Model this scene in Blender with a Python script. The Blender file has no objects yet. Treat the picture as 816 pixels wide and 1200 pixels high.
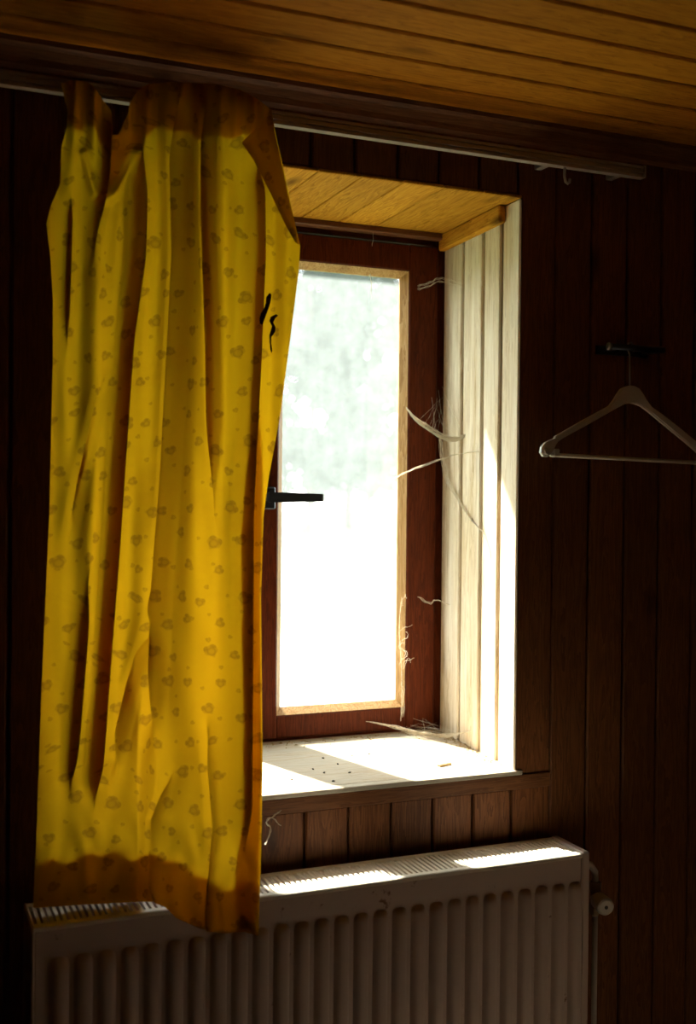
import bpy, bmesh, math, random
from mathutils import Vector, Matrix
random.seed(7)
SC = bpy.context.scene
COL = SC.collection
ZC = 1.5                     # height of the lens above the floor; z values below are written relative to it

# ------------------------------------------------------------------ camera
F_PX, YAW, PITCH, ROLL, DIST = 1297.0, .3933, -.0111, .0095, 1.9
def cam_axes():
    cy, sy, cp, sp = math.cos(YAW), math.sin(YAW), math.cos(PITCH), math.sin(PITCH)
    f = Vector((sy*cp, cy*cp, sp)); r = Vector((cy, -sy, 0)); u = r.cross(f)
    c, s = math.cos(ROLL), math.sin(ROLL)
    return c*r+s*u, -s*r+c*u, f
CR, CU, CF = cam_axes()
CO = Vector((0, -DIST, 0))
cam_d = bpy.data.cameras.new('camera'); cam = bpy.data.objects.new('camera', cam_d); COL.objects.link(cam)
cam_d.sensor_fit = 'VERTICAL'; cam_d.sensor_height = 36.0; cam_d.sensor_width = 24.48
cam_d.lens = F_PX/1200*36.0
M = Matrix((CR, CU, -CF)).transposed().to_4x4(); M.translation = CO+Vector((0, 0, ZC)); cam.matrix_world = M
cam_d.clip_start = .02; cam_d.clip_end = 500
cam_d.dof.use_dof = True; cam_d.dof.focus_distance = 2.2; cam_d.dof.aperture_fstop = 2.8
SC.camera = cam
def ray(x, y): return CF+CR*((x-408)/F_PX)-CU*((y-600)/F_PX)
def ony(x, y, Y): d = ray(x, y); return CO+d*((Y+DIST)/d.y)       # photo pixel -> point on an upright plane parallel to the wall
def onx(x, y, X): d = ray(x, y); return CO+d*(X/d.x)
def onz(x, y, Zp): d = ray(x, y); return CO+d*(Zp/d.z)

# ------------------------------------------------------------------ world, sun, exposure
SUN_TRAVEL = Vector((.39, -1.0, -1.42)).normalized()
SUN_STRENGTH, SKY_STRENGTH = 30.0, 7.5
w = bpy.data.worlds.new('hazy_sky'); SC.world = w; w.use_nodes = True
nt = w.node_tree; nt.nodes.clear()
o_ = nt.nodes.new('ShaderNodeOutputWorld'); bg = nt.nodes.new('ShaderNodeBackground')
sky = nt.nodes.new('ShaderNodeTexSky'); sky.sky_type = 'HOSEK_WILKIE'; sky.turbidity = 8; sky.ground_albedo = .3
sky.sun_direction = -SUN_TRAVEL
mx = nt.nodes.new('ShaderNodeMix'); mx.data_type = 'RGBA'; mx.inputs[0].default_value = .40
mx.inputs[7].default_value = (1, 1, .97, 1)
nt.links.new(sky.outputs[0], mx.inputs[6]); nt.links.new(mx.outputs[2], bg.inputs[0])
bg.inputs[1].default_value = SKY_STRENGTH
nt.links.new(bg.outputs[0], o_.inputs[0])
sd = bpy.data.lights.new('sun_offscreen', 'SUN'); so = bpy.data.objects.new('sun_offscreen', sd); COL.objects.link(so)
sd.energy = SUN_STRENGTH; sd.angle = math.radians(1.8); sd.color = (1, .93, .80)
so.rotation_euler = (-SUN_TRAVEL).to_track_quat('Z', 'Y').to_euler(); so.location = (-3, 8, 12)
vs = SC.view_settings
vs.view_transform = 'Standard'; vs.look = 'None'; vs.gamma = 1; vs.use_curve_mapping = False; vs.exposure = 1.0
cy_ = SC.cycles
cy_.max_bounces = 12; cy_.diffuse_bounces = 8; cy_.transparent_max_bounces = 24; cy_.transmission_bounces = 8

# ------------------------------------------------------------------ materials
MATS = {}
class NT:
    def __init__(s, name):
        m = bpy.data.materials.new(name); m.use_nodes = True; s.m = m; s.t = m.node_tree; s.t.nodes.clear()
        s.out = s.n('ShaderNodeOutputMaterial'); MATS[name] = m
    def n(s, t, **k):
        x = s.t.nodes.new(t)
        for a, b in k.items(): setattr(x, a, b)
        return x
    def l(s, a, b): s.t.links.new(a, b)
    def math(s, op, a, b=None, c=None, clamp=False):
        x = s.n('ShaderNodeMath', operation=op, use_clamp=clamp)
        for i, v in enumerate((a, b, c)):
            if v is None: continue
            if hasattr(v, 'links'): s.l(v, x.inputs[i])
            else: x.inputs[i].default_value = v
        return x.outputs[0]
    def vmath(s, op, a, b=None):
        x = s.n('ShaderNodeVectorMath', operation=op)
        for i, v in enumerate((a, b)):
            if v is None: continue
            if hasattr(v, 'links'): s.l(v, x.inputs[i])
            else: x.inputs[i].default_value = v
        return x.outputs[0]
    def noise(s, vec, scale, detail=3, rough=.5, dist=0):
        x = s.n('ShaderNodeTexNoise'); s.l(vec, x.inputs['Vector'])
        x.inputs['Scale'].default_value = scale; x.inputs['Detail'].default_value = detail
        x.inputs['Roughness'].default_value = rough; x.inputs['Distortion'].default_value = dist
        return x.outputs[0]
    def ramp(s, fac, pts):
        x = s.n('ShaderNodeValToRGB'); s.l(fac, x.inputs[0]); e = x.color_ramp.elements
        while len(e) < len(pts): e.new(.5)
        for i, (p, c) in enumerate(pts):
            e[i].position = p; e[i].color = (c[0], c[1], c[2], 1) if hasattr(c, '__len__') else (c, c, c, 1)
        return x.outputs[0]
    def mix(s, fac, a, b, mode='MIX'):
        x = s.n('ShaderNodeMix', data_type='RGBA', blend_type=mode)
        for i, v in ((0, fac), (6, a), (7, b)):
            if hasattr(v, 'links'): s.l(v, x.inputs[i])
            elif i == 0: x.inputs[0].default_value = v
            else: x.inputs[i].default_value = (v[0], v[1], v[2], 1)
        return x.outputs[2]
    def bsdf(s, col, rough=.6, spec=.3, metal=0, bump=None, bstr=.2, bdist=.002):
        b = s.n('ShaderNodeBsdfPrincipled')
        for k, v in (('Base Color', col), ('Roughness', rough)):
            if hasattr(v, 'links'): s.l(v, b.inputs[k])
            else: b.inputs[k].default_value = (v[0], v[1], v[2], 1) if k == 'Base Color' else v
        b.inputs['Specular IOR Level'].default_value = spec; b.inputs['Metallic'].default_value = metal
        if bump is not None:
            x = s.n('ShaderNodeBump'); x.inputs['Strength'].default_value = bstr; x.inputs['Distance'].default_value = bdist
            s.l(bump, x.inputs['Height']); s.l(x.outputs[0], b.inputs['Normal'])
        return b
    def end(s, b): s.l(b.outputs[0], s.out.inputs[0]); return s.m

def wood(name, axis, dark, mid, light, rough=.6, knots=.6, spec=.25, vary=.25, worn=None, bstr=.35):
    q = NT(name)
    tc = q.n('ShaderNodeTexCoord'); oi = q.n('ShaderNodeObjectInfo')
    mp = q.n('ShaderNodeMapping'); sc = [14.0]*3; sc[axis] = 1.1; mp.inputs['Scale'].default_value = sc
    off = q.math('MULTIPLY', oi.outputs['Random'], 37.0)
    cx = q.n('ShaderNodeCombineXYZ')
    for i in range(3): q.l(off, cx.inputs[i])
    co = q.vmath('ADD', tc.outputs['Object'], cx.outputs[0])
    q.l(co, mp.inputs['Vector'])
    n1 = q.noise(mp.outputs[0], 3.0, 5, .55, .6)
    rings = q.math('FRACT', q.math('MULTIPLY', n1, 9.0))
    fine = q.noise(mp.outputs[0], 22.0, 3, .6)
    g = q.math('ADD', q.math('MULTIPLY', rings, .45), q.math('MULTIPLY', fine, .6))
    col = q.ramp(g, ((.15, dark), (.5, mid), (.85, light)))
    # knots
    m2 = q.n('ShaderNodeMapping'); s2 = [9.0]*3; s2[axis] = 3.2; m2.inputs['Scale'].default_value = s2; q.l(co, m2.inputs['Vector'])
    vo = q.n('ShaderNodeTexVoronoi'); q.l(m2.outputs[0], vo.inputs['Vector']); vo.inputs['Scale'].default_value = 1.0
    kn = q.ramp(vo.outputs['Distance'], ((.05, 1.0), (.16, 0.0)))
    col = q.mix(q.math('MULTIPLY', kn, knots), col, [c*.35 for c in dark])
    # board to board variation
    hv = q.n('ShaderNodeHueSaturation'); q.l(col, hv.inputs['Color'])
    q.l(q.math('ADD', q.math('MULTIPLY', oi.outputs['Random'], vary), 1-vary*.5), hv.inputs['Value'])
    col = hv.outputs[0]
    if worn:
        wn = q.noise(mp.outputs[0], 1.6, 6, .7, .3)
        col = q.mix(q.ramp(wn, ((.40, 0.0), (.66, 1.0))), col, worn)
    return q.end(q.bsdf(col, rough, spec, 0, g, bstr, .0012))

wood('wall_pine', 2, (.080, .026, .008), (.160, .056, .017), (.235, .092, .028), .55, .7)
wood('ceiling_pine', 0, (.22, .074, .005), (.40, .140, .008), (.50, .188, .012), .75, .5, .06)
wood('reveal_pine', 2, (.36, .23, .115), (.60, .46, .28), (.70, .58, .40), .7, .55, worn=(.82, .74, .61))
wood('soffit_pine', 1, (.27, .105, .008), (.50, .220, .018), (.61, .30, .030), .8, .9, .05)
wood('frame_stain', 2, (.050, .0085, .002), (.090, .016, .0035), (.13, .026, .006), .5, .2, .12, .1)
wood('frame_stain_across', 0, (.050, .0085, .002), (.090, .016, .0035), (.13, .026, .006), .5, .2, .12, .1)
wood('bead_wood', 2, (.25, .12, .04), (.42, .24, .09), (.55, .36, .17), .55, .3)
wood('sill_wood', 0, (.32, .25, .16), (.45, .38, .28), (.51, .45, .36), .7, .2, .1, worn=(.46, .42, .34), bstr=.5)
wood('apron_wood', 0, (.10, .035, .012), (.16, .06, .02), (.22, .09, .03), .5, .5)
wood('floor_wood', 0, (.21, .155, .11), (.30, .23, .165), (.35, .28, .21), .5, .3)

def plain(name, col, rough=.5, spec=.4, metal=0, vary=.0, nscale=30, dirt=None):
    q = NT(name); tc = q.n('ShaderNodeTexCoord'); n = q.noise(tc.outputs['Object'], nscale, 4, .6)
    c = q.mix(q.math('MULTIPLY', n, vary), col, [x*.4 for x in col])
    if dirt:
        d = q.noise(tc.outputs['Object'], 60, 5, .7); d2 = q.noise(tc.outputs['Object'], 7, 3, .6)
        k = q.ramp(q.math('MULTIPLY', d, d2), ((.36, 0.0), (.42, 1.0)))
        c = q.mix(k, c, dirt)
    return q.end(q.bsdf(c, rough, spec, metal, n, .08, .001))
plain('plaster', (.10, .05, .03), .9, .1, vary=.3)
plain('stone', (.30, .28, .25), .9, .1, vary=.6, nscale=8)
plain('enamel', (.62, .51, .45), .38, .5, vary=.25, nscale=9, dirt=(.20, .10, .05))
plain('enamel_grille', (.78, .73, .62), .4, .5, vary=.15, nscale=12)
plain('white_plastic', (.62, .58, .52), .45, .4, vary=.15)
plain('rail_plastic', (.42, .36, .30), .4, .5, vary=.3)
plain('hanger_plastic', (.60, .54, .44), .4, .45, vary=.1)
plain('dark_metal', (.035, .04, .05), .35, .5, .6)
plain('brass', (.35, .27, .15), .35, .5, .9, vary=.3)
plain('steel', (.45, .42, .38), .35, .5, .9, vary=.2)
plain('fly_black', (.02, .015, .01), .6, .3)
plain('straw', (.40, .29, .15), .8, .2, vary=.4)
plain('scorched_cloth', (.03, .010, .003), .9, .1)
plain('bark', (.12, .08, .05), .9, .1, vary=.5)
def lawn_mat():
    q = NT('lawn'); tc = q.n('ShaderNodeTexCoord'); n = q.noise(tc.outputs['Object'], .6, 6, .7)
    return q.end(q.bsdf(q.ramp(n, ((.3, (.05, .085, .03)), (.7, (.095, .14, .055)))), .9, .1))
lawn_mat()
def leaf_mat():
    q = NT('leaf'); oi = q.n('ShaderNodeTexCoord'); n = q.noise(oi.outputs['Object'], .8, 3, .6)
    c = q.ramp(n, ((.3, (.026, .036, .026)), (.7, (.055, .072, .052))))
    d = q.n('ShaderNodeBsdfDiffuse'); t = q.n('ShaderNodeBsdfTranslucent'); q.l(c, d.inputs[0]); q.l(c, t.inputs[0])
    m = q.n('ShaderNodeMixShader'); m.inputs[0].default_value = .4; q.l(d.outputs[0], m.inputs[1]); q.l(t.outputs[0], m.inputs[2])
    q.end(m)
leaf_mat()
def web_mat():
    q = NT('cobweb_silk')
    d = q.n('ShaderNodeBsdfDiffuse'); t = q.n('ShaderNodeBsdfTranslucent')
    d.inputs[0].default_value = (.80, .74, .62, 1); t.inputs[0].default_value = (.80, .74, .62, 1)
    m = q.n('ShaderNodeMixShader'); m.inputs[0].default_value = .5; q.l(d.outputs[0], m.inputs[1]); q.l(t.outputs[0], m.inputs[2])
    q.end(m)
web_mat()
def glass_mat():
    """old dusty pane: clear glass with a film of dust, thickened low down to keep sun off the sill"""
    q = NT('dusty_glass')
    tc = q.n('ShaderNodeTexCoord'); g = tc.outputs['Generated']; sx = q.n('ShaderNodeSeparateXYZ'); q.l(g, sx.inputs[0])
    n = q.noise(tc.outputs['Object'], 26, 6, .7); n2 = q.noise(tc.outputs['Object'], 5, 4, .6)
    mp = q.n('ShaderNodeMapping'); mp.inputs['Scale'].default_value = (60, 1, 3); q.l(tc.outputs['Object'], mp.inputs['Vector'])
    n3 = q.noise(mp.outputs[0], 2, 3, .6)
    low = q.ramp(sx.outputs[2], ((0.0, 1.0), (.12, .85), (.20, 0.0)))  # dense low dust band, added to dim the sun reaching the back of the sill
    film = q.math('ADD', q.math('MULTIPLY', n, .085), q.math('MULTIPLY', n2, .045))
    film = q.math('ADD', film, q.math('MULTIPLY', n3, .02))
    film = q.math('ADD', film, q.math('MULTIPLY', low, .46), clamp=True)
    tr = q.n('ShaderNodeBsdfTransparent'); tr.inputs[0].default_value = (.96, .97, .96, 1)
    tl = q.n('ShaderNodeBsdfTranslucent'); tl.inputs[0].default_value = (.70, .80, .84, 1)
    df = q.n('ShaderNodeBsdfDiffuse'); df.inputs[0].default_value = (.5, .47, .42, 1)
    gl = q.n('ShaderNodeBsdfGlossy'); gl.inputs['Roughness'].default_value = .05
    a = q.n('ShaderNodeMixShader'); a.inputs[0].default_value = .35; q.l(tl.outputs[0], a.inputs[1]); q.l(df.outputs[0], a.inputs[2])
    b = q.n('ShaderNodeMixShader'); q.l(film, b.inputs[0]); q.l(tr.outputs[0], b.inputs[1]); q.l(a.outputs[0], b.inputs[2])
    c = q.n('ShaderNodeMixShader'); c.inputs[0].default_value = .04; q.l(b.outputs[0], c.inputs[1]); q.l(gl.outputs[0], c.inputs[2])
    q.end(c)
glass_mat()
def cloth_mat():
    q = NT('yellow_print')
    uv = q.n('ShaderNodeUVMap'); uv.uv_map = 'UVMap'
    def hearts(cell, seed, size):
        p = q.vmath('SCALE', uv.outputs[0]); p.node.inputs['Scale'].default_value = 1/cell
        sp = q.n('ShaderNodeSeparateXYZ'); q.l(p, sp.inputs[0])
        row = q.math('FLOOR', sp.outputs[1])
        xs = q.math('ADD', sp.outputs[0], q.math('MULTIPLY', q.math('MODULO', row, 2.0), .5)); xs = q.math('ADD', xs, seed)
        cb = q.n('ShaderNodeCombineXYZ'); q.l(xs, cb.inputs[0]); q.l(sp.outputs[1], cb.inputs[1]); cb.inputs[2].default_value = 0
        fl = q.vmath('FLOOR', cb.outputs[0]); fr = q.vmath('SUBTRACT', q.vmath('SUBTRACT', cb.outputs[0], fl), (.5, .5, 0))
        wn = q.n('ShaderNodeTexWhiteNoise'); wn.noise_dimensions = '3D'; q.l(q.vmath('ADD', fl, (seed*3.1, 5.0, seed)), wn.inputs['Vector'])
        rs = q.n('ShaderNodeSeparateXYZ'); q.l(wn.outputs['Color'], rs.inputs[0])
        jit = q.n('ShaderNodeCombineXYZ')
        q.l(q.math('MULTIPLY', q.math('SUBTRACT', rs.outputs[0], .5), .46), jit.inputs[0]); q.l(q.math('MULTIPLY', q.math('SUBTRACT', rs.outputs[1], .5), .46), jit.inputs[1])
        v = q.vmath('ADD', fr, jit.outputs[0])
        ro = q.n('ShaderNodeVectorRotate'); ro.rotation_type = 'Z_AXIS'; q.l(v, ro.inputs['Vector'])
        q.l(q.math('MULTIPLY', q.math('SUBTRACT', rs.outputs[2], .5), 3.4), ro.inputs['Angle'])
        k = q.vmath('SCALE', ro.outputs[0]); q.l(q.math('ADD', q.math('MULTIPLY', rs.outputs[0], .6/size), 1.0/size), k.node.inputs['Scale'])
        s2 = q.n('ShaderNodeSeparateXYZ'); q.l(k, s2.inputs[0]); X, Y = s2.outputs[0], s2.outputs[1]
        x2 = q.math('MULTIPLY', X, X); y2 = q.math('MULTIPLY', Y, Y)
        a = q.math('SUBTRACT', q.math('ADD', x2, y2), 1.0)
        h = q.math('SUBTRACT', q.math('MULTIPLY', q.math('MULTIPLY', a, a), a), q.math('MULTIPLY', x2, q.math('MULTIPLY', y2, Y)))
        mr = q.n('ShaderNodeMapRange'); q.l(h, mr.inputs[0]); mr.inputs[1].default_value = .10; mr.inputs[2].default_value = -.12; mr.clamp = True
        core = q.n('ShaderNodeMapRange'); q.l(h, core.inputs[0]); core.inputs[1].default_value = -.12; core.inputs[2].default_value = -.7; core.clamp = True
        return q.math('MULTIPLY', mr.outputs[0], q.math('SUBTRACT', 1.0, q.math('MULTIPLY', core.outputs[0], .45)))
    mk = q.math('MAXIMUM', hearts(.060, 0.0, .20), q.math('MULTIPLY', hearts(.052, 7.3, .085), .8))
    nn = q.noise(uv.outputs[0], 300, 3, .6); mk = q.math('MULTIPLY', mk, q.math('ADD', q.math('MULTIPLY', nn, .7), .55))
    wv = q.n('ShaderNodeMapping'); wv.inputs['Scale'].default_value = (900, 120, 1); q.l(uv.outputs[0], wv.inputs['Vector'])
    thread = q.noise(wv.outputs[0], 1.0, 2, .5)
    blot = q.noise(uv.outputs[0], 5, 5, .65)
    base = q.mix(q.math('MULTIPLY', thread, .35), (.57, .305, .004), (.46, .22, .003))
    base = q.mix(q.ramp(blot, ((.5, 0.0), (.75, .5))), base, (.40, .185, .003))
    col = q.mix(q.math('MULTIPLY', mk, .68), base, (.17, .072, .006))
    d = q.n('ShaderNodeBsdfDiffuse'); t = q.n('ShaderNodeBsdfTranslucent'); q.l(col, t.inputs[0])
    q.l(q.mix(.5, col, (.08, .05, .02)), d.inputs[0])
    bp = q.n('ShaderNodeBump'); bp.inputs['Strength'].default_value = .12; bp.inputs['Distance'].default_value = .001; q.l(q.math('ADD', thread, blot), bp.inputs['Height'])
    q.l(bp.outputs[0], d.inputs['Normal']); q.l(bp.outputs[0], t.inputs['Normal'])
    m = q.n('ShaderNodeMixShader'); m.inputs[0].default_value = .78; q.l(d.outputs[0], m.inputs[1]); q.l(t.outputs[0], m.inputs[2])
    q.end(m)
cloth_mat()

# ------------------------------------------------------------------ object helpers
def world_loc(o):
    v = Vector((0, 0, 0))
    while o is not None: v += o.location; o = o.parent
    return v
def tag(o, label=None, cat=None, group=None, kind=None):
    for k, v in (('label', label), ('category', cat), ('group', group), ('kind', kind)):
        if v: o[k] = v
    return o
def obj(name, verts, faces, mat, parent=None, smooth=False, uvs=None, origin=None):
    """verts in lens-relative coordinates; becomes ONE mesh object"""
    vs_ = [Vector(v)+Vector((0, 0, ZC)) for v in verts]
    if parent is None:
        if origin is None:
            xs = [v.x for v in vs_]; ys = [v.y for v in vs_]; zs = [v.z for v in vs_]
            origin = Vector(((min(xs)+max(xs))/2, (min(ys)+max(ys))/2, min(zs)))
        else: origin = Vector(origin)+Vector((0, 0, ZC))
        loc = origin; base = origin
    else:
        base = world_loc(parent)
        c = Vector((0, 0, 0))
        for v in vs_: c += v
        c /= len(vs_); loc = c-base; base = c
    me = bpy.data.meshes.new(name); me.from_pydata([v-base for v in vs_], [], faces)
    if uvs:
        l = me.uv_layers.new(name='UVMap')
        for lp in me.loops: l.data[lp.index].uv = uvs[lp.vertex_index]
    me.materials.append(MATS[mat])
    if smooth: me.polygons.foreach_set('use_smooth', [True]*len(me.polygons))
    me.update()
    o = bpy.data.objects.new(name, me); COL.objects.link(o); o.location = loc; o.parent = parent
    return o
def empty(name, loc, label=None, cat=None, group=None, kind=None):
    o = bpy.data.objects.new(name, None); COL.objects.link(o); o.location = Vector(loc)+Vector((0, 0, ZC)); o.empty_display_size = .05
    return tag(o, label, cat, group, kind)
class MB:
    """collects shapes into one mesh"""
    def __init__(s): s.v = []; s.f = []
    def add(s, v, f):
        n = len(s.v); s.v += [tuple(p) for p in v]; s.f += [tuple(i+n for i in q) for q in f]; return s
    def box(s, x0, x1, y0, y1, z0, z1, b=0):
        x0, x1 = min(x0, x1), max(x0, x1); y0, y1 = min(y0, y1), max(y0, y1); z0, z1 = min(z0, z1), max(z0, z1)
        if b <= 0:
            v = [(x, y, z) for x in (x0, x1) for y in (y0, y1) for z in (z0, z1)]
            return s.add(v, [(0, 1, 3, 2), (4, 6, 7, 5), (0, 4, 5, 1), (2, 3, 7, 6), (0, 2, 6, 4), (1, 5, 7, 3)])
        bm = bmesh.new(); bmesh.ops.create_cube(bm, size=1)
        for v in bm.verts: v.co = ((x0+x1)/2+v.co.x*(x1-x0), (y0+y1)/2+v.co.y*(y1-y0), (z0+z1)/2+v.co.z*(z1-z0))
        bmesh.ops.bevel(bm, geom=bm.edges[:], offset=b, segments=1, affect='EDGES')
        bm.verts.index_update()
        s.add([v.co[:] for v in bm.verts], [[v.index for v in f.verts] for f in bm.faces]); bm.free(); return s
    def tube(s, pts, r, n=8, cap=True):
        pts = [Vector(p) for p in pts]; rs = r if hasattr(r, '__len__') else [r]*len(pts)
        base = len(s.v); up = None
        for i, p in enumerate(pts):
            t = (pts[min(i+1, len(pts)-1)]-pts[max(i-1, 0)]).normalized()
            if up is None: up = Vector((0, 0, 1)) if abs(t.z) < .9 else Vector((1, 0, 0))
            a = t.cross(up).normalized(); up = a.cross(t).normalized()
            for k in range(n):
                q = 2*math.pi*k/n; s.v.append(tuple(p+(a*math.cos(q)+up*math.sin(q))*rs[i]))
        for i in range(len(pts)-1):
            for k in range(n):
                a = base+i*n+k; b = base+i*n+(k+1) % n; s.f.append((a, b, b+n, a+n))
        if cap:
            s.f.append(tuple(base+k for k in reversed(range(n)))); e = base+(len(pts)-1)*n; s.f.append(tuple(e+k for k in range(n)))
        return s
    def lathe(s, c, axis, prof, n=24):
        """prof: list of (distance along axis, radius)"""
        c = Vector(c); ax = Vector(axis).normalized(); a = ax.orthogonal().normalized(); b = ax.cross(a)
        base = len(s.v)
        for d, r in prof:
            for k in range(n):
                q = 2*math.pi*k/n; s.v.append(tuple(c+ax*d+(a*math.cos(q)+b*math.sin(q))*r))
        for i in range(len(prof)-1):
            for k in range(n):
                p = base+i*n+k; r_ = base+i*n+(k+1) % n; s.f.append((p, r_, r_+n, p+n))
        s.f.append(tuple(base+k for k in reversed(range(n)))); e = base+(len(prof)-1)*n; s.f.append(tuple(e+k for k in range(n)))
        return s
    def prism(s, poly, y0, y1):
        """polygon of (x,z) extruded between two depths"""
        n = len(poly); v = [(x, y0, z) for x, z in poly]+[(x, y1, z) for x, z in poly]
        return s.add(v, [tuple(range(n)), tuple(reversed(range(n, 2*n)))]+[(i, i+n, (i+1) % n+n, (i+1) % n) for i in range(n)])
    def build(s, name, mat, parent=None, smooth=False, origin=None): return obj(name, s.v, s.f, mat, parent, smooth, None, origin)
def interp(pts, x):
    if x <= pts[0][0]: return pts[0][1]
    for (a, b), (c, d) in zip(pts, pts[1:]):
        if x <= c:
            t = (x-a)/(c-a); return b+(d-b)*t
    return pts[-1][1]
def sstep(a, b, x):
    t = max(0, min(1, (x-a)/(b-a))); return t*t*(3-2*t)

# ------------------------------------------------------------------ room shell
XL, XR, ZT, ZB, DEP = .290, 1.158, .60, -.536, .345       # window opening in the wall, reveal depth
RX0, RX1, RY, CEIL, FLOOR = -1.3, 2.7, -3.6, .745, -ZC
OUT = .45
fl = MB().box(RX0-.2, RX1+.2, RY-.2, .05, FLOOR-.1, FLOOR).build('floor', 'floor_wood'); tag(fl, 'plain wooden floor of the dark room', 'floor', None, 'structure')
wl = MB().box(RX0-.2, RX0, RY-.2, OUT, FLOOR, CEIL+.1).build('wall_left', 'plaster'); tag(wl, 'dark side wall away from the hanger', 'wall', None, 'structure')
wr = MB().box(RX1, RX1+.2, RY-.2, OUT, FLOOR, CEIL+.1).build('wall_right', 'plaster'); tag(wr, 'dark side wall beyond the hanger', 'wall', None, 'structure')
wf = MB().box(RX0, RX1, RY-.2, RY, FLOOR, CEIL+.1).build('wall_front', 'plaster'); tag(wf, 'dark wall opposite the window', 'wall', None, 'structure')
BK = .018
wb = MB()
wb.box(RX0, XL-.02, BK, OUT, FLOOR, CEIL+.1).box(XR+.02, RX1, BK, OUT, FLOOR, CEIL+.1)
wb.box(XL-.02, XR+.02, BK, OUT, FLOOR, ZB-.03).box(XL-.02, XR+.02, BK, OUT, ZT+.02, CEIL+.1)
wb = wb.build('wall_back', 'stone'); tag(wb, 'dark pine panelled wall around the deep window', 'wall', None, 'structure')
fel = MB()
fel.box(RX0, XL-.02, .0135, BK, FLOOR, CEIL).box(XR+.02, RX1, .0135, BK, FLOOR, CEIL).box(XL-.02, XR+.02, .0135, BK, FLOOR, ZB-.03).box(XL-.02, XR+.02, .0135, BK, ZT+.02, CEIL)
fel.build('backing_layer', 'wall_pine', wb)
PW = .0876; GAP = .0045
k0 = int((RX0-1.149)/PW)-1
for k in range(k0, 40):
    a = 1.149+k*PW; b = a+PW-GAP
    if b > RX1 or a < RX0: continue
    if a < XR+.006 < b:        # board cut around the corner of the opening
        MB().prism([(a, FLOOR), (b, FLOOR), (b, CEIL-.002), (a, CEIL-.002), (a, ZT+.0065), (XR-.0015, ZT+.0065), (XR-.0015, ZB-.036), (a, ZB-.036)], 0, .0132).build('plank', 'wall_pine', wb); continue
    if a < XL-.006 < b: b = XL-.0065
    def plank(z0, z1, a=a, b=b):
        MB().box(a, b, 0, .0132, z0, z1, .003).build('plank', 'wall_pine', wb)
    if b < XL or a > XR: plank(FLOOR, CEIL-.002)
    else:
        plank(FLOOR, ZB-.036); plank(ZT+.0065, CEIL-.002)
ce = MB().box(RX0-.2, RX1+.2, RY-.2, OUT, CEIL+.014, CEIL+.12).build('ceiling', 'ceiling_pine'); tag(ce, 'golden brown plank ceiling', 'ceiling', None, 'structure')
y = -.0125
while y > RY:
    MB().box(RX0, RX1, y-.0955+.0085, y, CEIL, CEIL+.0145, .003).build('plank', 'ceiling_pine', ce); y -= .0955
tr = MB()
prof = [(0, CEIL), (-.034, CEIL), (-.032, CEIL-.008), (-.024, CEIL-.014), (-.014, CEIL-.026), (-.011, CEIL-.036), (0, CEIL-.042)]
n = len(prof)
tr.add([(RX0, a, b) for a, b in prof]+[(RX1, a, b) for a, b in prof], [tuple(range(n)), tuple(reversed(range(n, 2*n)))]+[(i, i+n, (i+1) % n+n, (i+1) % n) for i in range(n)])
tr = tr.build('trim_1', 'apron_wood'); tag(tr, 'dark moulded wooden cornice where wall meets ceiling', 'cornice', None, 'structure')

# reveal linings
t2 = empty('trim_2', (XR, 0, ZB), 'bleached pine boards lining the window reveal beside the hanger', 'reveal lining', None, 'structure')
def splay(m):        # the reveal opens very slightly toward the window
    m.v = [(x-.008+.012*y/DEP, y, z) for x, y, z in m.v]; return m
for a, b in ((.344, .254), (.243, .158), (.147, .079), (.067, -.001)):
    splay(MB().box(XR, XR+(.016 if b > 0 else .006), b, a, ZB-.02, ZT-.0005, .003)).build('plank', 'reveal_pine', t2)
splay(MB().box(XR+.0165, XR+.02, .019, DEP, ZB-.02, ZT)).build('backing_layer', 'apron_wood', t2)
splay(MB().box(XR-.016, XR+.001, .056, .343, ZT-.036, ZT-.0005, .003)).build('batten', 'soffit_pine', t2)
t3 = empty('trim_3', (XL, 0, ZB), 'pine boards lining the window reveal behind the curtain', 'reveal lining', None, 'structure')
for a, b in ((.344, .254), (.243, .158), (.147, .079), (.067, -.001)):
    MB().box(XL-(.016 if b > 0 else .006), XL, b, a, ZB-.02, ZT-.002, .003).build('plank', 'reveal_pine', t3)
MB().box(XL-.02, XL-.0165, .019, DEP, ZB-.02, ZT).build('backing_layer', 'apron_wood', t3)
t4 = empty('trim_4', ((XL+XR)/2, 0, ZT), 'knotty golden boards lining the top of the window recess', 'soffit', None, 'structure')
x = XR-.003
while x > XL-.016:
    a = max(x-.0865, XL-.016); MB().box(a+.002, x, -.0008, DEP, ZT, ZT+.006, .0015).build('plank', 'soffit_pine', t4); x -= .0865
MB().box(XL-.016, XR+.016, .0135, DEP, ZT+.0055, ZT+.02).build('backing_layer', 'apron_wood', t4)
MB().box(XL, XR-.001, DEP-.022, DEP+.002, ZT-.014, ZT+.001, .003).build('batten', 'apron_wood', t4)

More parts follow.
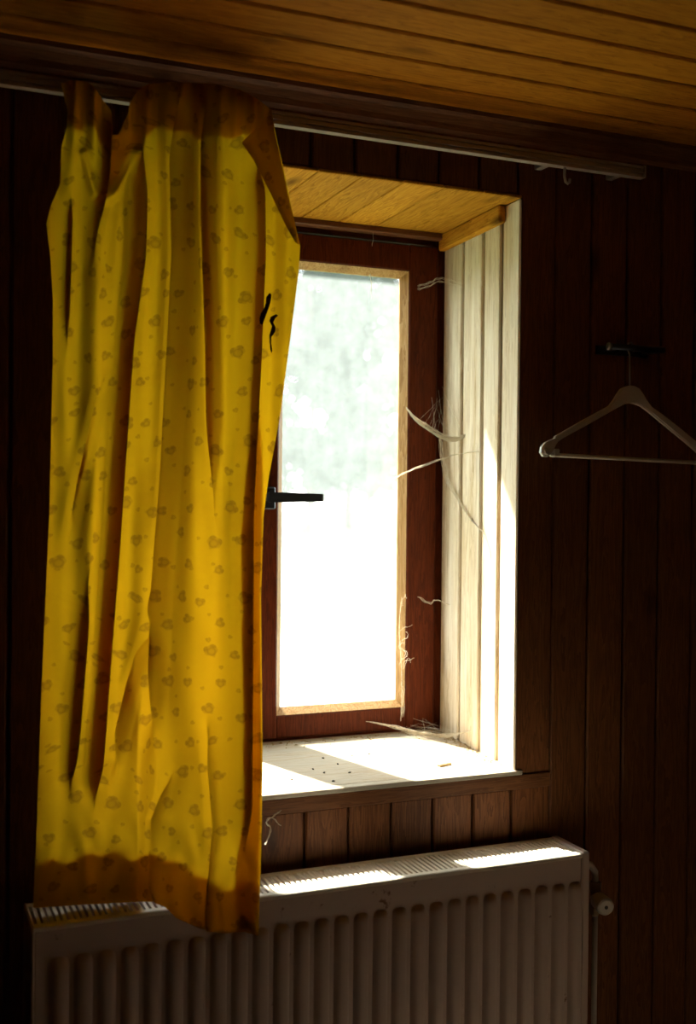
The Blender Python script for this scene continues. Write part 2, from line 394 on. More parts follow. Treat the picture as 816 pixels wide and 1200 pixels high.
# ------------------------------------------------------------------ window
win = empty('window_1', ((XL+XR)/2, DEP, ZB), 'red brown wooden casement window with two dusty panes', 'window', None, 'structure')
FY0, FY1 = .352, .425
ZI = -.522                                                   # sill level at the window
MB().box(XL-.016, XL+.038, FY0+.008, FY1, ZI-.02, ZT+.016, .003).build('frame_jamb', 'frame_stain', win)
MB().box(XR-.010, XR+.016, FY0+.008, FY1, ZI-.02, ZT+.016, .003).build('frame_jamb', 'frame_stain', win)
MB().box(XL+.038, XR-.010, FY0+.004, FY1, .578, ZT+.016, .003).build('frame_head', 'frame_stain_across', win)
MB().box(XL+.038, XR-.010, FY0+.004, FY1, ZI-.02, ZI+.004, .003).build('frame_rail', 'frame_stain_across', win)
def sash(x0, x1, gx0, gx1, gz0, gz1, handle):
    b = .0035; y0, y1 = DEP+.003, DEP+.052; z0, z1 = ZI+.006, .574
    m = MB()
    m.box(x0, gx0, y0, y1, z0, z1, b); m.box(gx1, x1, y0, y1, z0, z1, b)
    m.box(gx0-.002, gx1+.002, y0+.002, y1, z0, gz0, b); m.box(gx0-.002, gx1+.002, y0+.002, y1, gz1, z1, b)
    s = m.build('sash', 'frame_stain', win)
    bw = .014
    yf, yb = y0+.004, y0+.022
    def bead4(a, b2, c, d):      # outer a->b2 , inner c<-d ; wedge section
        v = [(a[0], yf, a[1]), (b2[0], yf, b2[1]), (c[0], yb, c[1]), (d[0], yb, d[1]), (a[0], yb+.004, a[1]), (b2[0], yb+.004, b2[1]), (c[0], yb+.004, c[1]), (d[0], yb+.004, d[1])]
        obj('glazing_bead', v, [(0, 1, 2, 3), (4, 7, 6, 5), (0, 4, 5, 1), (1, 5, 6, 2), (2, 6, 7, 3), (3, 7, 4, 0)], 'bead_wood', s)
    A, B, C, D = (gx0, gz0), (gx1, gz0), (gx1, gz1), (gx0, gz1)
    a, b_, c, d = (gx0+bw, gz0+bw), (gx1-bw, gz0+bw), (gx1-bw, gz1-bw), (gx0+bw, gz1-bw)
    bead4(A, B, b_, a); bead4(B, C, c, b_); bead4(C, D, d, c); bead4(D, A, a, d)
    p = MB().box(gx0, gx1, yb+.004, yb+.008, gz0, gz1).build('pane', 'dusty_glass', s); p['label'] = 'dusty milky window pane'
    return s
sr = sash(.708, 1.150, .772, 1.077, -.466, .514, True)
sl = sash(.330, .706, .405, .645, -.466, .514, False)
# lever handle on the middle stile
hz = ony(350, 583, .31).z; hy = DEP+.003
MB().box(.734, .762, hy-.010, hy, hz-.026, hz+.022, .003).build('handle_plate', 'dark_metal', sr)
MB().lathe((.748, hy-.010, hz), (0, -1, 0), [(0, .011), (.018, .010), (.036, .010), (.038, .008)], 16).build('handle_neck', 'steel', sr)
lv = MB(); xe = ony(378, 583, hy-.04).x
v = []
for xx, hh, dd in ((.734, .0105, .008), (.760, .0105, .008), (xe-.003, .0082, .006), (xe, .0072, .005)):
    v += [(xx, hy-.042-dd, hz-hh), (xx, hy-.042+dd, hz-hh), (xx, hy-.042+dd, hz+hh), (xx, hy-.042-dd, hz+hh)]
f = [(0, 1, 2, 3), (15, 14, 13, 12)]
for i in range(3):
    for k in range(4): f.append((i*4+k, i*4+4+k, i*4+4+(k+1) % 4, i*4+(k+1) % 4))
lv.add(v, f).build('handle_lever', 'dark_metal', sr)
# sill: deep board, front nosing, apron
def slab(name, mat, x0, x1, ya, za, yb, zb, th):     # sloping top from (ya,za) to (yb,zb)
    v = [(x0, ya, za), (x1, ya, za), (x1, yb, zb), (x0, yb, zb), (x0, ya, za-th), (x1, ya, za-th), (x1, yb, zb-th), (x0, yb, zb-th)]
    return obj(name, v, [(0, 1, 2, 3), (4, 7, 6, 5), (0, 4, 5, 1), (1, 5, 6, 2), (2, 6, 7, 3), (3, 7, 4, 0)], mat, win)
slab('sill_board', 'sill_wood', XL, XR, .0225, ZB, FY0+.006, ZI, .028)
MB().box(XL-.03, XR+.010, -.006, .0180, ZB-.0085, ZB+.001, .0015).build('sill_nosing', 'sill_wood', win)
MB().box(XL-.06, XR+.075, -.0045, .001, ZB-.037, ZB-.008, .0015).build('sill_apron', 'apron_wood', win)

# ------------------------------------------------------------------ outside: lawn and trees
g = MB().box(-60, 120, OUT+.02, 140, FLOOR-.35, FLOOR-.15).build('lawn', 'lawn'); tag(g, 'sunlit grass outside the window', 'lawn', None, 'stuff')
def tree(x, y, h, r):
    z0 = FLOOR-.15
    t = empty('tree', (x, y, z0), 'leafy tree across the meadow seen hazily through the dusty pane', 'tree', 'trees across the meadow')
    MB().tube([(x, y, z0), (x, y, z0+.6), (x+.1, y, z0+h*.3), (x-.1, y, z0+h*.7)], [.3, .28, .2, .1], 8).build('trunk', 'bark', t)
    v, f = [], []
    blobs = [(random.uniform(-1, 1)*r*.6, random.uniform(-1, 1)*r*.6, random.uniform(.02, .9)*h+r*.42, r*random.uniform(.3, .42)) for _ in range(46)]
    for i in range(9000):
        bx, by, bz, br = random.choice(blobs)
        d = Vector((random.gauss(0, 1), random.gauss(0, 1), random.gauss(0, 1))).normalized()*br*random.uniform(.6, 1)
        c = Vector((x+bx, y+by, z0+bz))+d; c.z = max(c.z, z0+.5); s_ = random.uniform(.18, .36)
        a = Vector((random.gauss(0, 1), random.gauss(0, 1), random.gauss(0, 1))).normalized(); b = a.orthogonal().normalized(); c2 = a.cross(b)
        n0 = len(v); v += [c-b*s_, c+c2*s_*.5, c+b*s_, c-c2*s_*.5]; f.append((n0, n0+1, n0+2, n0+3))
    fo = obj('foliage', v, f, 'leaf', t); fo['kind'] = 'stuff'
for i in range(7): tree(-2+i*6.6, 44+(i % 2)*1.5, 15+(i*7) % 4, 3.1)
for i in range(7): tree(1+i*7.4, 54+(i % 3), 20+(i*5) % 4, 3.4)
for i in range(6): tree(4+i*8.4, 64+(i % 2), 26+(i*5) % 3, 3.9)

# ------------------------------------------------------------------ curtain rail
rail = empty('curtain_rail', (.5, -.05, .655), 'slim pale plastic curtain rail fixed above the window', 'curtain rail')
zr = .667; X0, X1 = -.35, 1.404
m = MB()
prof = [(-.042, zr+.011), (-.058, zr+.011), (-.058, zr+.006), (-.055, zr+.005), (-.055, zr+.001), (-.059, zr), (-.059, zr-.004), (-.055, zr-.005), (-.055, zr-.007), (-.058, zr-.008), (-.058, zr-.012), (-.042, zr-.012)]
n = len(prof)
m.add([(X0, a, b) for a, b in prof]+[(X1, a, b) for a, b in prof], [tuple(range(n)), tuple(reversed(range(n, 2*n)))]+[(i, i+n, (i+1) % n+n, (i+1) % n) for i in range(n)])
trk = m.build('track', 'rail_plastic', rail)
MB().box(X1-.001, X1+.004, -.060, -.041, zr-.0125, zr+.0125, .001).build('end_cap', 'rail_plastic', trk)
for bx in (-.2, .45, 1.19, 1.36):
    MB().box(bx-.008, bx+.008, -.043, .0, zr-.008, zr+.008, .001).build('wall_bracket', 'rail_plastic', rail)
gx = ony(662, 205, -.05).x
MB().tube([(gx, -.05, zr-.010), (gx, -.05, zr-.030), (gx+.001, -.052, zr-.040), (gx+.005, -.054, zr-.044), (gx+.009, -.054, zr-.041), (gx+.010, -.053, zr-.034)], .0028, 8).build('glider_hook', 'rail_plastic', rail, True)

# ------------------------------------------------------------------ radiator
RXa, RXb, RYf, RYb, RZ, RZb = .205, 1.230, -.146, -.040, -.664, -1.36
rad = empty('radiator', ((RXa+RXb)/2, -.09, RZb), 'white ribbed panel radiator under the window sill', 'radiator')
MB().box(RXa+.004, RXb-.016, RYf, RYf+.012, RZb, RZ-.004, .003).build('front_panel', 'enamel', rad)
MB().box(RXa+.004, RXb-.016, RYb-.012, RYb, RZb, RZ-.006, .003).build('back_panel', 'enamel', rad)
pitch = .0365
nr = int((RXb-.02-RXa-.02)/pitch)
zt_, zb_ = RZ-.058, RZb+.05
cs = [(-.0150, .001), (-.0118, -.0065), (-.0090, -.0115), (-.004, -.0135), (.004, -.0135), (.0090, -.0115), (.0118, -.0065), (.0150, .001)]
rows = [(zt_+.006, 0.0), (zt_+.002, .55), (zt_-.006, .9), (zt_-.014, 1.0), (zb_+.014, 1.0), (zb_+.004, .8), (zb_-.004, 0.0)]
rv = []; rf = []
for zz, kk in rows:
    for a, d in cs: rv.append((a*(.55+.45*min(1, kk*1.4)), (d if d > 0 else d*kk), zz))
nc = len(cs)
for i in range(len(rows)-1):
    for j in range(nc-1): rf.append((i*nc+j, i*nc+nc+j, i*nc+nc+j+1, i*nc+j+1))
first = None
for i in range(nr+2):
    xc = RXb-.032-i*pitch
    if xc < RXa+.024: break
    if first is None:
        first = obj('rib', [(xc+a, RYf+.0005+d, zz) for a, d, zz in rv], rf, 'enamel', rad, True); fx = xc
    else:
        c = first.copy(); COL.objects.link(c); c.parent = rad; c.location.x = first.location.x+(xc-fx)
# top grille: frame rails with cross bars
m = MB()
m.box(RXa+.003, RXb-.012, RYf-.001, RYf+.014, RZ-.010, RZ, .002).box(RXa+.003, RXb-.012, RYb-.014, RYb+.001, RZ-.010, RZ, .002)
x = RXa+.012
while x < RXb-.022:
    m.box(x, x+.0052, RYf+.012, RYb-.012, RZ-.005, RZ-.001); x += .0100
m.build('top_grille', 'enamel_grille', rad)
for xa, xb in ((RXb-.017, RXb), (RXa, RXa+.006)):
    MB().box(xa, xb, RYf-.003, RYb+.002, RZb-.002, RZ+.002, .003).build('side_panel', 'enamel', rad)
for xx in (.35, 1.1):
    MB().box(xx-.012, xx+.012, RYb, -.0005, RZ-.15, RZ-.05, .002).build('wall_bracket', 'enamel', rad)
vx = 1.290; vy = -.082
zv = ony(708, 1050, vy).z
MB().tube([(RXb-.004, vy, ony(690, 1007, vy).z), (RXb+.012, vy, ony(690, 1007, vy).z), (vx-.012, vy, ony(694, 1013, vy).z), (vx-.001, vy, ony(697, 1022, vy).z), (vx, vy, zv+.03)], .0065, 10).build('elbow_pipe', 'white_plastic', rad, True)
vb = MB().lathe((vx, vy, zv-.034), (0, 0, 1), [(0, .008), (.006, .0115), (.016, .0115), (.018, .010), (.048, .010), (.050, .0125), (.064, .0125), (.066, .008)], 6).build('valve_body', 'brass', rad)
kax = Vector((-.16, -.98, -.06)).normalized(); kc = Vector((vx, vy, zv))
MB().lathe(kc, kax, [(0, .010), (.012, .012), (.014, .0165), (.040, .0178), (.046, .0165), (.048, .013)], 28).build('valve_knob', 'white_plastic', vb)
MB().lathe(kc+kax*.0475, kax, [(0, .0036), (.0016, .0036)], 14).build('knob_centre', 'fly_black', vb)
MB().tube([(vx, vy, zv-.03), (vx, vy, zv-.3), (vx, vy, FLOOR+.005)], .0058, 10).build('supply_pipe', 'white_plastic', rad, True)

# ------------------------------------------------------------------ curtain
LE = [(90, 70), (130, 80), (150, 78), (172, 72), (215, 71), (240, 60), (262, 54), (300, 59), (350, 62), (420, 62), (600, 58), (800, 49), (1000, 42), (1066, 39)]
RE = [(100, 312), (128, 318), (165, 325), (200, 333), (245, 342), (288, 352), (320, 350), (400, 340), (490, 328), (560, 315), (605, 309), (700, 306), (900, 308), (1000, 306), (1100, 303)]
TOP = [(60, 99), (80, 94), (96, 95), (104, 100), (111, 113), (118, 140), (124, 158), (130, 158), (137, 140), (146, 119), (158, 106), (172, 99), (200, 96), (255, 98), (285, 105), (305, 117), (318, 129)]
BOT = [(38, 1064), (100, 1060), (184, 1056), (190, 1060), (206, 1076), (238, 1090), (262, 1094), (286, 1092), (303, 1097)]
# folds: path (photo row, centre column), side (+1: the part toward the wall's left end lies in front), overlap a, half width w, depth b, rows where it fades
FOLDS = [
 ([(100, 208), (300, 212), (450, 204), (560, 198), (700, 187), (800, 184), (900, 176)], -1, 17, 16, .030, (90, 190, 780, 900)),
 ([(150, 168), (300, 164), (400, 150), (530, 141), (650, 133), (750, 125), (860, 117), (980, 108)], 1, 13, 15, .026, (130, 240, 890, 970)),
 ([(100, 243), (250, 243), (400, 248), (600, 251), (700, 255)], -1, 12, 11, .022, (80, 180, 480, 640)),
 ([(150, 302), (300, 303), (420, 298), (600, 289), (1000, 287)], 1, 15, 17, .020, (170, 230, 940, 1030)),
 ([(430, 124), (500, 108), (560, 94), (650, 78)], -1, 7, 12, .016, (430, 480, 590, 650)),
 ([(690, 190), (740, 174), (800, 156), (860, 142), (930, 130)], -1, 13, 14, .024, (690, 750, 850, 920)),
 ([(620, 108), (760, 98), (860, 90), (950, 80)], 1, 9, 12, .018, (640, 740, 880, 950)),
 ([(900, 205), (930, 192), (960, 180), (1040, 178), (1060, 184)], -1, 7, 11, .014, (890, 940, 1080, 1110)),
 ([(820, 242), (900, 246), (970, 252), (1060, 244)], -1, 7, 12, .016, (830, 900, 1080, 1120)),
 ([(130, 130), (215, 124), (260, 115), (340, 104), (430, 98)], 1, 8, 11, .016, (100, 160, 230, 330)),
 ([(225, 84), (300, 82), (420, 78)], 1, 5, 8, .010, (215, 260, 360, 430)),
]
def seg_noise(a, b): return math.sin(a*3.1+math.sin(b*2.3))*math.sin(b*2.7+1.3*math.sin(a*1.9))
SWAG = [(160, 178), (152, 200), (140, 222), (126, 234), (112, 226), (104, 205), (98, 180)]
NS, NV = 470, 430
cv, cf, cuv, CPX = [], [], [], []
def curtain_point(s, v, lift=0.0):
    tp = interp(TOP, 66+252*s); bt = interp(BOT, 39+264*s)
    py = tp+(bt-tp)*v
    L, R_ = interp(LE, py), interp(RE, py)
    px = L+(R_-L)*s; X = px; yo = 0.0
    for path, side, a, w_, b, (f0, f1, f2, f3) in FOLDS:
        k = sstep(f0, f1, py)*(1-sstep(f2, f3, py))
        if k <= 0: continue
        t = (px-interp(path, py))/w_
        if abs(t) > 3: continue
        if abs(t) < 1: X -= k*a*1.25*math.sin(math.pi*t)*(1-t*t)
        yo += k*side*b*1.5*t*math.exp(-t*t*1.1)
    q = py/1000; XF = X
    # soft pleats between the folds
    yo += .007*math.sin(px*.098+1.2*q*3+.8)*sstep(90, 260, py)*(1-.4*sstep(800, 1000, py))
    yo += .004*math.sin(px*.21+4*q+2.0)*(1-sstep(500, 900, py))
    yo += .003*seg_noise(px*.022, py*.009)
    # heading pulled in by the tape, bottom hem crumpled
    yo += .006*math.sin(px*.30)*(1-sstep(120, 230, py))
    yo += (.006*seg_noise(px*.05, py*.022+2))*sstep(930, 1040, py)
    # swag between two hooks where the heading hangs loose
    if 60 < px < 165 and py < 330:
        yo -= .018*math.exp(-((px-124)/24)**2)*math.exp(-((py-212)/40)**2)
        dmin = 1e9
        for (ax, ay), (bx, by) in zip(SWAG, SWAG[1:]):
            tt = max(0, min(1, ((px-ax)*(bx-ax)+(py-ay)*(by-ay))/((bx-ax)**2+(by-ay)**2)))
            dmin = min(dmin, math.hypot(px-ax-tt*(bx-ax), py-ay-tt*(by-ay)))
        yo += .016*math.exp(-(dmin/5.5)**2)
    # base: from the rail in front, falling before the radiator on one side and onto its top on the other
    fr = sstep(160, 184, px)
    low = sstep(560, 1010, py)
    Y = -.078-.008*sstep(100, 400, py)-low*(.092*fr)-(1-fr)*.012*low
    Y += yo*(1-.45*sstep(980, 1060, py))
    if py > 1000 and fr > .5: Y = min(Y, -.166)
    X = min(X, R_+1.5)
    return ony(X, py, Y-lift), px, py
for j in range(NV+1):
    for i in range(NS+1):
        p, px, py = curtain_point(i/NS, j/NV)
        cv.append(p); CPX.append((px, py)); cuv.append((0, (1100-py)*.00172))
for j in range(NV+1):                # cloth length along each row, so the print does not stretch in the folds
    b0 = j*(NS+1); u = [0.0]
    for i in range(NS): u.append(u[-1]+(cv[b0+i+1]-cv[b0+i]).length)
    um = u[int(NS*.62)]
    for i in range(NS+1): cuv[b0+i] = (u[i]-um+3.0, cuv[b0+i][1])
for j in range(NV):
    for i in range(NS):
        a = j*(NS+1)+i; cf.append((a, a+NS+1, a+NS+2, a+1))
cur = empty('curtain', (.42, -.09, -.66), 'thin yellow curtain printed with small hearts, half drawn over the window', 'curtain')
pan = obj('panel', cv, cf, 'yellow_print', cur, True, cuv)
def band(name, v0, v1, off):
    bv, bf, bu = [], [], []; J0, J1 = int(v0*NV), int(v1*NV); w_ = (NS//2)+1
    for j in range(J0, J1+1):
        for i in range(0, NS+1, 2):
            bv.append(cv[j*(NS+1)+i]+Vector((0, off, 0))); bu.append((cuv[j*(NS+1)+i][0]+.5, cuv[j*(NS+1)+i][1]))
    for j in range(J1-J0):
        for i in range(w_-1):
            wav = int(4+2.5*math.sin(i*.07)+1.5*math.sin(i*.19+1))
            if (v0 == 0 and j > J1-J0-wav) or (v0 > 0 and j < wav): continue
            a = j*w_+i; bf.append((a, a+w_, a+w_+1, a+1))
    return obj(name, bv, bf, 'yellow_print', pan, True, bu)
band('heading_lining', 0.0, .072, .0035)
def side_hem(off):       # turned-in edge of the cloth, several layers thick
    bv, bf, bu, idx = [], [], [], {}
    for j in range(int(.30*NV), NV):
        for i in range(int(.75*NS), NS):
            q = [j*(NS+1)+i, (j+1)*(NS+1)+i, (j+1)*(NS+1)+i+1, j*(NS+1)+i+1]
            px, py = CPX[q[0]]
            if not (px < 308 and px > 276+14*(1-sstep(380, 640, py))): continue
            for k in q:
                if k not in idx: idx[k] = len(bv); bv.append(cv[k]+Vector((0, off, 0))); bu.append((cuv[k][0]+.4, cuv[k][1]))
            bf.append([idx[k] for k in q])
    return obj('side_hem', bv, bf, 'yellow_print', pan, True, bu)
side_hem(.004)
band('bottom_hem_shade', .932, 1.0, .0035)  # hem carried up as extra cloth, standing in for the sill's shade
# turned-over top corner
FLAP_O = [(318, 127), (323, 160), (331, 196), (339, 236), (346, 262), (351, 287)]      # fold line, at the curtain's edge
FLAP_I = [(300, 150), (283, 167), (297, 187), (317, 226), (334, 262), (346, 284)]      # free edge lying on the cloth
fv, ff, fu = [], [], []
NF, NW = 60, 22
def poly_at(P, t):
    q = t*(len(P)-1); i = min(int(q), len(P)-2); k = q-i; return P[i][0]+(P[i+1][0]-P[i][0])*k, P[i][1]+(P[i+1][1]-P[i][1])*k
for j in range(NF+1):
    t = j/NF; a = poly_at(FLAP_O, t); b = poly_at(FLAP_I, t)
    for i in range(NW+1):
        k = i/NW; px = a[0]+(b[0]-a[0])*k; py = a[1]+(b[1]-a[1])*k
        s_ = max(0, min(1, (px-interp(LE, py))/(interp(RE, py)-interp(LE, py))))
        Y = -.108-.012*math.sin(math.pi*k)-.004*k+.004*seg_noise(px*.06, py*.04)+.022*(1-sstep(0, .22, k))
        fv.append(ony(px, py, Y)); fu.append((px*.00205+.31, (1100-py)*.00172+.11))
for j in range(NF):
    for i in range(NW):
        a = j*(NW+1)+i; ff.append((a, a+1, a+NW+2, a+NW+1))
obj('folded_corner', fv, ff, 'yellow_print', pan, True, fu)
# dark ragged tear / scorch marks near the free edge
def cloth_y(x, y_):
    j = None; best = None
    for i in range(int(NS*.7), NS+1):
        for jj in range(int((y_-130)/970*NV), int((y_-90)/970*NV)):
            p = cv[jj*(NS+1)+i]; d = p-CO; zz = d.dot(CF); X = 408+F_PX*d.dot(CR)/zz; Yp = 600-F_PX*d.dot(CU)/zz
            if abs(X-x) < 2 and abs(Yp-y_) < 2 and (best is None or p.y < best): best = p.y
    return best if best is not None else -.1
def mark(pts, mat):
    v, f = [], []
    for i, (x, y_, hw) in enumerate(pts):
        Yc = min(cloth_y(x-hw, y_), cloth_y(x+hw, y_))
        for sgn in (-1, 1): v.append(ony(x+sgn*hw, y_+sgn*.8, Yc-.004))
        for sgn in (-1, 1): v.append(ony(x+sgn*hw, y_+sgn*.8, Yc+.002))
        if i:
            a = (i-1)*4; b = i*4
            f += [(a, b, b+1, a+1), (a+2, a+3, b+3, b+2), (a, a+2, b+2, b), (a+1, b+1, b+3, a+3)]
    o = obj('scorched_rag', v, f, mat, pan); o['label'] = 'dark ragged scrap on the cloth'
mark([(317, 344, 1.0), (315, 349, 3.0), (314, 356, 2.6), (312, 362, 2.4), (309, 368, 3.2), (307, 374, 3.0), (306, 380, 1.6)], 'scorched_cloth')
mark([(325, 369, 1.2), (320, 372, 2.8), (318, 377, 2.4), (321, 383, 2.2), (320, 388, 2.6), (317, 394, 1.4), (317, 401, 1.0), (318, 410, 1.3), (318, 413, .4)], 'scorched_cloth')

# ------------------------------------------------------------------ clothes hook and hanger on the wall
HYP = -.055
rodz = ony(745, 408, HYP).z
hk = empty('wall_hook', (1.39, 0, rodz-.02), 'small dark metal hook rod fixed to the panelled wall above the hanger', 'wall hook')
xa, xb = ony(716, 408, HYP).x, ony(778, 409, HYP).x
MB().tube([(xa, HYP, rodz), (xb, HYP, rodz)], .0065, 12).build('rod', 'dark_metal', hk, True)
MB().lathe((xa, HYP, rodz), (-1, 0, 0), [(0, .0065), (.002, .008), (.006, .008), (.008, .005)], 14).build('end_knob', 'steel', hk)
for xx in (xa+.012, xb-.01):
    MB().box(xx-.006, xx+.006, HYP+.003, .001, rodz-.006, rodz+.006, .001).build('arm', 'dark_metal', hk)
MB().box(xa+.002, xb, -.004, .001, rodz-.009, rodz+.009, .001).build('back_plate', 'dark_metal', hk)
def hp(cx, cz): p = ony(610+cx/3.961, 380+cz/3.961, HYP); return p.x, p.z
hx, hz_ = hp(508, 285)
hg = empty('clothes_hanger', (hx, HYP, hp(160, 600)[1]), 'white plastic clothes hanger with trouser bar on the wall hook', 'hanger')
outer = [(92, 596), (96, 570), (112, 550), (135, 538), (156, 530), (160, 520), (230, 480), (300, 440), (370, 402), (410, 380), (430, 355), (448, 325), (466, 300), (486, 289), (508, 285), (530, 289), (550, 301), (566, 324), (582, 352), (606, 384), (660, 422), (740, 485), (816, 548), (880, 598), (905, 622), (918, 645), (908, 664), (886, 664)]
inner = [(866, 640), (850, 622), (812, 588), (740, 528), (660, 462), (600, 412), (560, 382), (530, 370), (508, 367), (478, 372), (440, 392), (380, 426), (310, 466), (240, 504), (190, 532), (170, 546), (160, 562), (152, 580), (140, 600), (124, 616), (104, 614)]
m = MB(); poly = [hp(*q) for q in outer]; inn = [hp(*q) for q in inner]
full = poly+inn
bm = bmesh.new()
vf = [bm.verts.new((a, HYP-.006, b)) for a, b in full]; bf = [bm.verts.new((a, HYP+.006, b)) for a, b in full]
bm.faces.new(vf); bm.faces.new(list(reversed(bf)))
for i in range(len(full)): bm.faces.new((vf[i], bf[i], bf[(i+1) % len(full)], vf[(i+1) % len(full)]))
bmesh.ops.recalc_face_normals(bm, faces=bm.faces[:])
eg = [e for e in bm.edges if abs(e.verts[0].co.y-e.verts[1].co.y) < 1e-6]
bmesh.ops.bevel(bm, geom=eg, offset=.0022, segments=2, affect='EDGES')
bmesh.ops.triangulate(bm, faces=[f_ for f_ in bm.faces if len(f_.verts) > 4])
bm.verts.index_update()
sa = obj('shoulder_arms', [v_.co[:] for v_ in bm.verts], [[v_.index for v_ in f_.verts] for f_ in bm.faces], 'hanger_plastic', hg); bm.free()
a, b = hp(140, 606), hp(886, 646)
MB().tube([(a[0], HYP, a[1]), (b[0], HYP, b[1])], .0042, 10).build('trouser_bar', 'hanger_plastic', hg, True)
a = hp(170, 602)
MB().box(a[0]-.009, a[0]+.004, HYP-.005, HYP+.005, a[1]-.006, a[1]+.010, .002).build('bar_clip', 'hanger_plastic', hg)
a = hp(112, 590)
MB().lathe((a[0]+.002, HYP-.009, a[1]), (0, 1, 0), [(0, .0055), (.002, .0072), (.016, .0072), (.018, .0055)], 18).build('arm_tip', 'hanger_plastic', sa)
top = rodz+.0085
MB().tube([(hx, HYP, hz_-.004), (hx, HYP, hz_+.03), (hx-.001, HYP, top-.022), (hx-.009, HYP-.001, top-.008), (hx-.006, HYP-.002, top), (hx+.003, HYP, top+.002), (hx+.012, HYP+.004, top-.004), (hx+.014, HYP+.008, top-.014)], .0017, 8).build('hook', 'steel', hg, True)

# ------------------------------------------------------------------ cobwebs
def strand(mb, pts, r, jit=0.0, sub=10, sag=0.0):
    pts = [Vector(p) for p in pts]; out = []
    for i in range(len(pts)-1):
        p0 = pts[max(i-1, 0)]; p1 = pts[i]; p2 = pts[i+1]; p3 = pts[min(i+2, len(pts)-1)]
        for k in range(sub):
            t = k/sub
            out.append(.5*((2*p1)+(p2-p0)*t+(2*p0-5*p1+4*p2-p3)*t*t+(3*p1-p0-3*p2+p3)*t**3))
    out.append(pts[-1])
    N = len(out)
    ph = [random.uniform(0, 6.3) for _ in range(3)]
    out = [p+Vector((math.sin(i*.7+ph[0]), math.sin(i*.5+ph[1]), math.sin(i*.9+ph[2])))*jit-Vector((0, 0, sag*math.sin(math.pi*i/(N-1)))) for i, p in enumerate(out)]
    mb.tube(out, [r*random.uniform(.6, 1.3) for _ in out], 4)
def web(name, label, build):
    m = MB(); build(m); o = m.build(name, 'cobweb_silk'); return tag(o, label, 'cobweb', 'cobwebs in the window recess')
YS, XV = DEP-.004, XR-.003
def sp(x, y_, Y): return ony(x, y_, Y)
def w1(m):
    A = [(477, 479), (487, 492), (503, 504), (520, 514), (534, 516), (546, 510)]
    for k in range(30):
        e = random.uniform(-1, 1); up = random.uniform(0, 6)*(k % 3 == 0)
        strand(m, [sp(x+e*.6, y_+e*1.6-up*math.sin(i/5*math.pi), YS-.012-i*.020) for i, (x, y_) in enumerate(A)], .0006, .0006)
    for k in range(16):     # loose veil up into the corner
        i = random.uniform(.8, 4.9); j = int(i); t = i-j
        x0 = A[j][0]+(A[j+1][0]-A[j][0])*t; y0 = A[j][1]+(A[j+1][1]-A[j][1])*t
        yy = YS-.012-i*.020; x1 = random.uniform(506, 532); y1 = random.uniform(450, 498)
        e_ = sp(x1, y1, YS-.005) if x1 < 517 else onx(x1, y1, XV)
        strand(m, [sp(x0, y0, yy), (sp(x0, y0, yy)+e_)*.5, e_], .00018, .0006)
web('cobweb', 'thick sagging dusty cobweb between the window stile and the reveal boards', w1)
def w2(m):
    for k in range(4):
        e = k*.5-1
        strand(m, [sp(462, 561+e, YS-.002), sp(480, 552+e, YS-.02), sp(510, 541+e*1.4, YS-.06), sp(538, 532, YS-.10), onx(566, 528, XV)], .0004, .0008)
web('cobweb', 'single pale cobweb thread stretched from the pane edge across to the reveal', w2)
def w3(m):
    for k in range(9):
        e = random.uniform(-1.6, 1.6)
        strand(m, [onx(516+e, 514, XV-.01), onx(520+e*1.6, 545, XV-.006), onx(526+e*1.6, 566, XV-.004), onx(535+e, 582, XV-.002), onx(552+e*.5, 608, XV), onx(567, 624, XV), onx(578, 631, XV)], .0005, .0007)
    m.lathe(onx(552, 608, XV-.002), (1, 0, 0), [(-.003, .001), (0, .004), (.003, .001)], 8)
web('cobweb', 'long cobweb trailing diagonally down the reveal boards below the thick web', w3)
def w4(m):
    for k in range(3):
        strand(m, [sp(490, 699+k*.5, YS), sp(504, 706+k, YS-.012), sp(511, 703, YS-.03), onx(527, 709, XV)], .0005, .001)
web('cobweb', 'short crinkled cobweb low on the dark window stile', w4)
def w5(m):
    for k in range(9):
        x0 = random.uniform(466, 474); y0 = random.uniform(700, 790)
        strand(m, [sp(x0, y0, YS-.002), sp(x0+random.uniform(-2, 8), y0-random.uniform(4, 14), YS-.006), sp(x0+random.uniform(2, 16), y0-random.uniform(0, 16), YS)], .0004, .001)
    for k in range(2): strand(m, [sp(470, 845, YS-.002), sp(471, 790, YS-.003), sp(468, 740, YS-.003), sp(471, 700, YS-.002)], .0004, .0008)
    for k in range(5):
        strand(m, [sp(471+random.uniform(-2, 2), 800, YS-.003), sp(472+random.uniform(-2, 3), 815, YS-.006), sp(471+random.uniform(-1, 3), 840, YS)], .0005, .0014)
web('cobweb', 'tangled dusty cobweb wisps on the lower corner of the glazing bead', w5)
def w6(m):
    for k in range(14):
        e = random.uniform(-3, 2)
        strand(m, [sp(438+e*3, 847+e*.6, YS-.002), sp(465, 853+e*.8, YS-.02), sp(490, 860+e, YS-.05), sp(520, 863+e, YS-.09), onx(550+e, 857, XV)], .0004, .0008)
    for k in range(18):
        x0 = random.uniform(460, 540); y0 = random.uniform(855, 863)
        strand(m, [sp(x0, y0, YS-.02-(x0-460)*.0011), sp(random.uniform(475, 512), random.uniform(840, 858), YS)], .0002, .0004)
web('cobweb', 'flat sheet of cobweb in the bottom corner above the sill', w6)
def w7(m):
    for k in range(6):
        e = random.uniform(-3, 3)
        strand(m, [sp(490, 337+e, YS), sp(504, 333+e, YS-.02), sp(514, 328+e, YS-.03), onx(527, 330+e, XV), onx(543, 335+e, XV)], .0004, .001)
web('cobweb', 'faint cobweb in the upper corner beside the sash', w7)
def w8(m):
    strand(m, [sp(437, 262, YS-.01), sp(437.5, 276, YS-.01), sp(436.5, 288, YS-.012)], .0005, .0006)
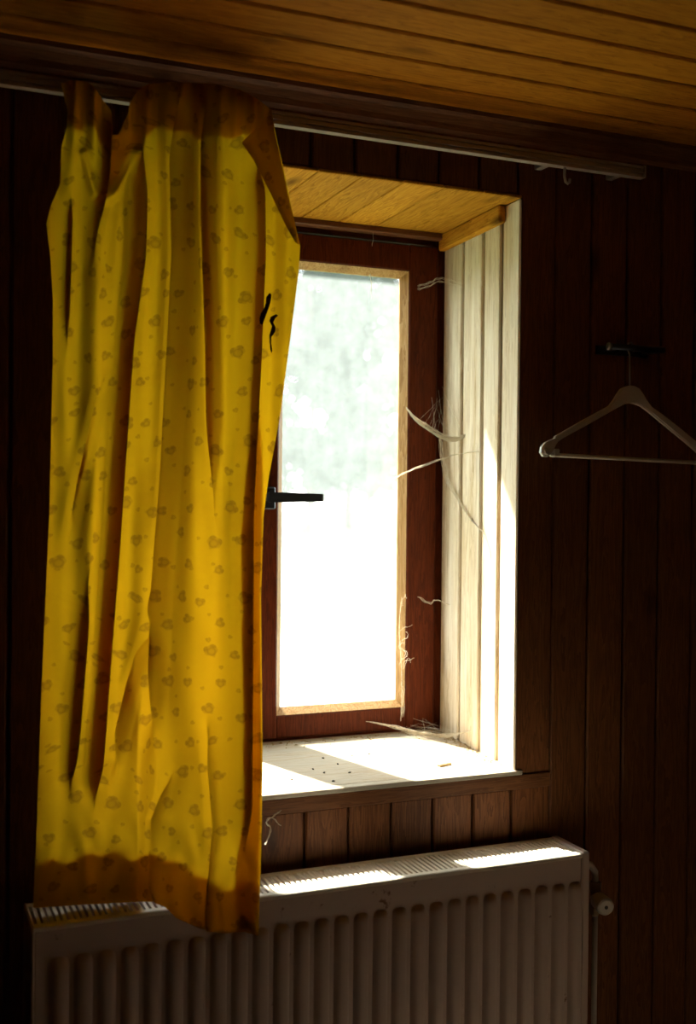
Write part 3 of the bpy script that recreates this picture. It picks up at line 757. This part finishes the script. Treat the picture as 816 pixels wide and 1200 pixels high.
def w8b(m):
    strand(m, [sp(434, 321, YS-.004), sp(435.5, 334, YS-.004), sp(435, 350, YS-.004)], .0006, .0006)
    m.lathe(sp(434, 323, YS-.004), (0, 0, 1), [(-.003, .001), (0, .003), (.003, .001)], 8)
web('cobweb', 'short cobweb thread dangling from the soffit batten over the window head', w8)
web('cobweb', 'short cobweb thread with a speck dangling over the top edge of the pane', w8b)
def w9(m):
    for k in range(5):
        e = random.uniform(-1, 1)
        strand(m, [sp(311, 990+e, -.06), sp(317+e, 972, -.03), sp(312+e, 964, -.03), sp(318+e, 958, -.02), sp(329+e, 968 if k % 2 else 950, -.004)], .0004, .0008)
web('cobweb', 'curled cobweb wisp between the curtain hem and the boards under the sill', w9)

# ------------------------------------------------------------------ litter on the sill
def sillz(Y): return ZB+(ZI-ZB)*(Y-.021)/(FY0+.006-.021)
def on_sill(x, y_):
    z = ZB
    for _ in range(4): p = onz(x, y_, z); z = sillz(p.y)
    return onz(x, y_, z)
def fly(x, y_):
    p = on_sill(x, y_); a = random.uniform(0, 6.3); d = Vector((math.cos(a), math.sin(a), 0))
    r = empty('dead_fly', p, 'tiny dead fly lying on the dusty window sill', 'fly', 'dead flies on the sill')
    MB().lathe(p+Vector((0, 0, .0014))-d*.0028, d, [(0, .0004), (.0012, .0014), (.003, .0015), (.0045, .0011), (.0052, .0012), (.0062, .0004)], 8).build('body', 'fly_black', r, True)
    s_ = d.cross(Vector((0, 0, 1)))
    for q in (-1, 1):
        b = p+Vector((0, 0, .0020)); MB().add([b, b-d*.004+s_*q*.0012+Vector((0, 0, .0003)), b-d*.0046+s_*q*.003, b-d*.0015+s_*q*.0022], [(0, 1, 2, 3)]).build('wing', 'straw', r)
for x, y_ in ((367, 902), (380, 906), (391, 916), (396, 896), (410, 906), (379, 889), (413, 886), (433, 884), (342, 914)): fly(x, y_)
p = on_sill(521, 897)
ch = MB().box(p.x-.016, p.x+.016, p.y-.006, p.y+.006, p.z, p.z+.005, .0015).build('wood_chip', 'straw'); tag(ch, 'small pale wood chip lying on the sill near the reveal boards', 'wood chip')
ch.rotation_euler = (0, 0, .25)
m = MB()
for i in range(420):      # crumbs gathered along the foot of the reveal and the window
    if i < 300:
        Y = random.uniform(.02, .34); X = XR-abs(random.gauss(0, .016))-.001
    else:
        Y = DEP-abs(random.gauss(0, .02))-.004; X = random.uniform(.7, 1.15)
    r = random.uniform(.0006, .0024); z = sillz(Y)
    a = random.uniform(0, 3); c, s_ = math.cos(a), math.sin(a); l = r*random.uniform(1, 3)
    m.add([(X+c*l, Y+s_*l, z-.0003), (X-s_*r, Y+c*r, z-.0003), (X-c*l, Y-s_*l, z-.0003), (X+s_*r, Y-c*r, z-.0003), (X, Y, z+r*1.2)], [(0, 1, 4), (1, 2, 4), (2, 3, 4), (3, 0, 4), (3, 2, 1, 0)])
db = m.build('sill_dust', 'straw'); tag(db, 'crumbs and dust gathered at the edges of the window sill', 'dust', None, 'stuff')
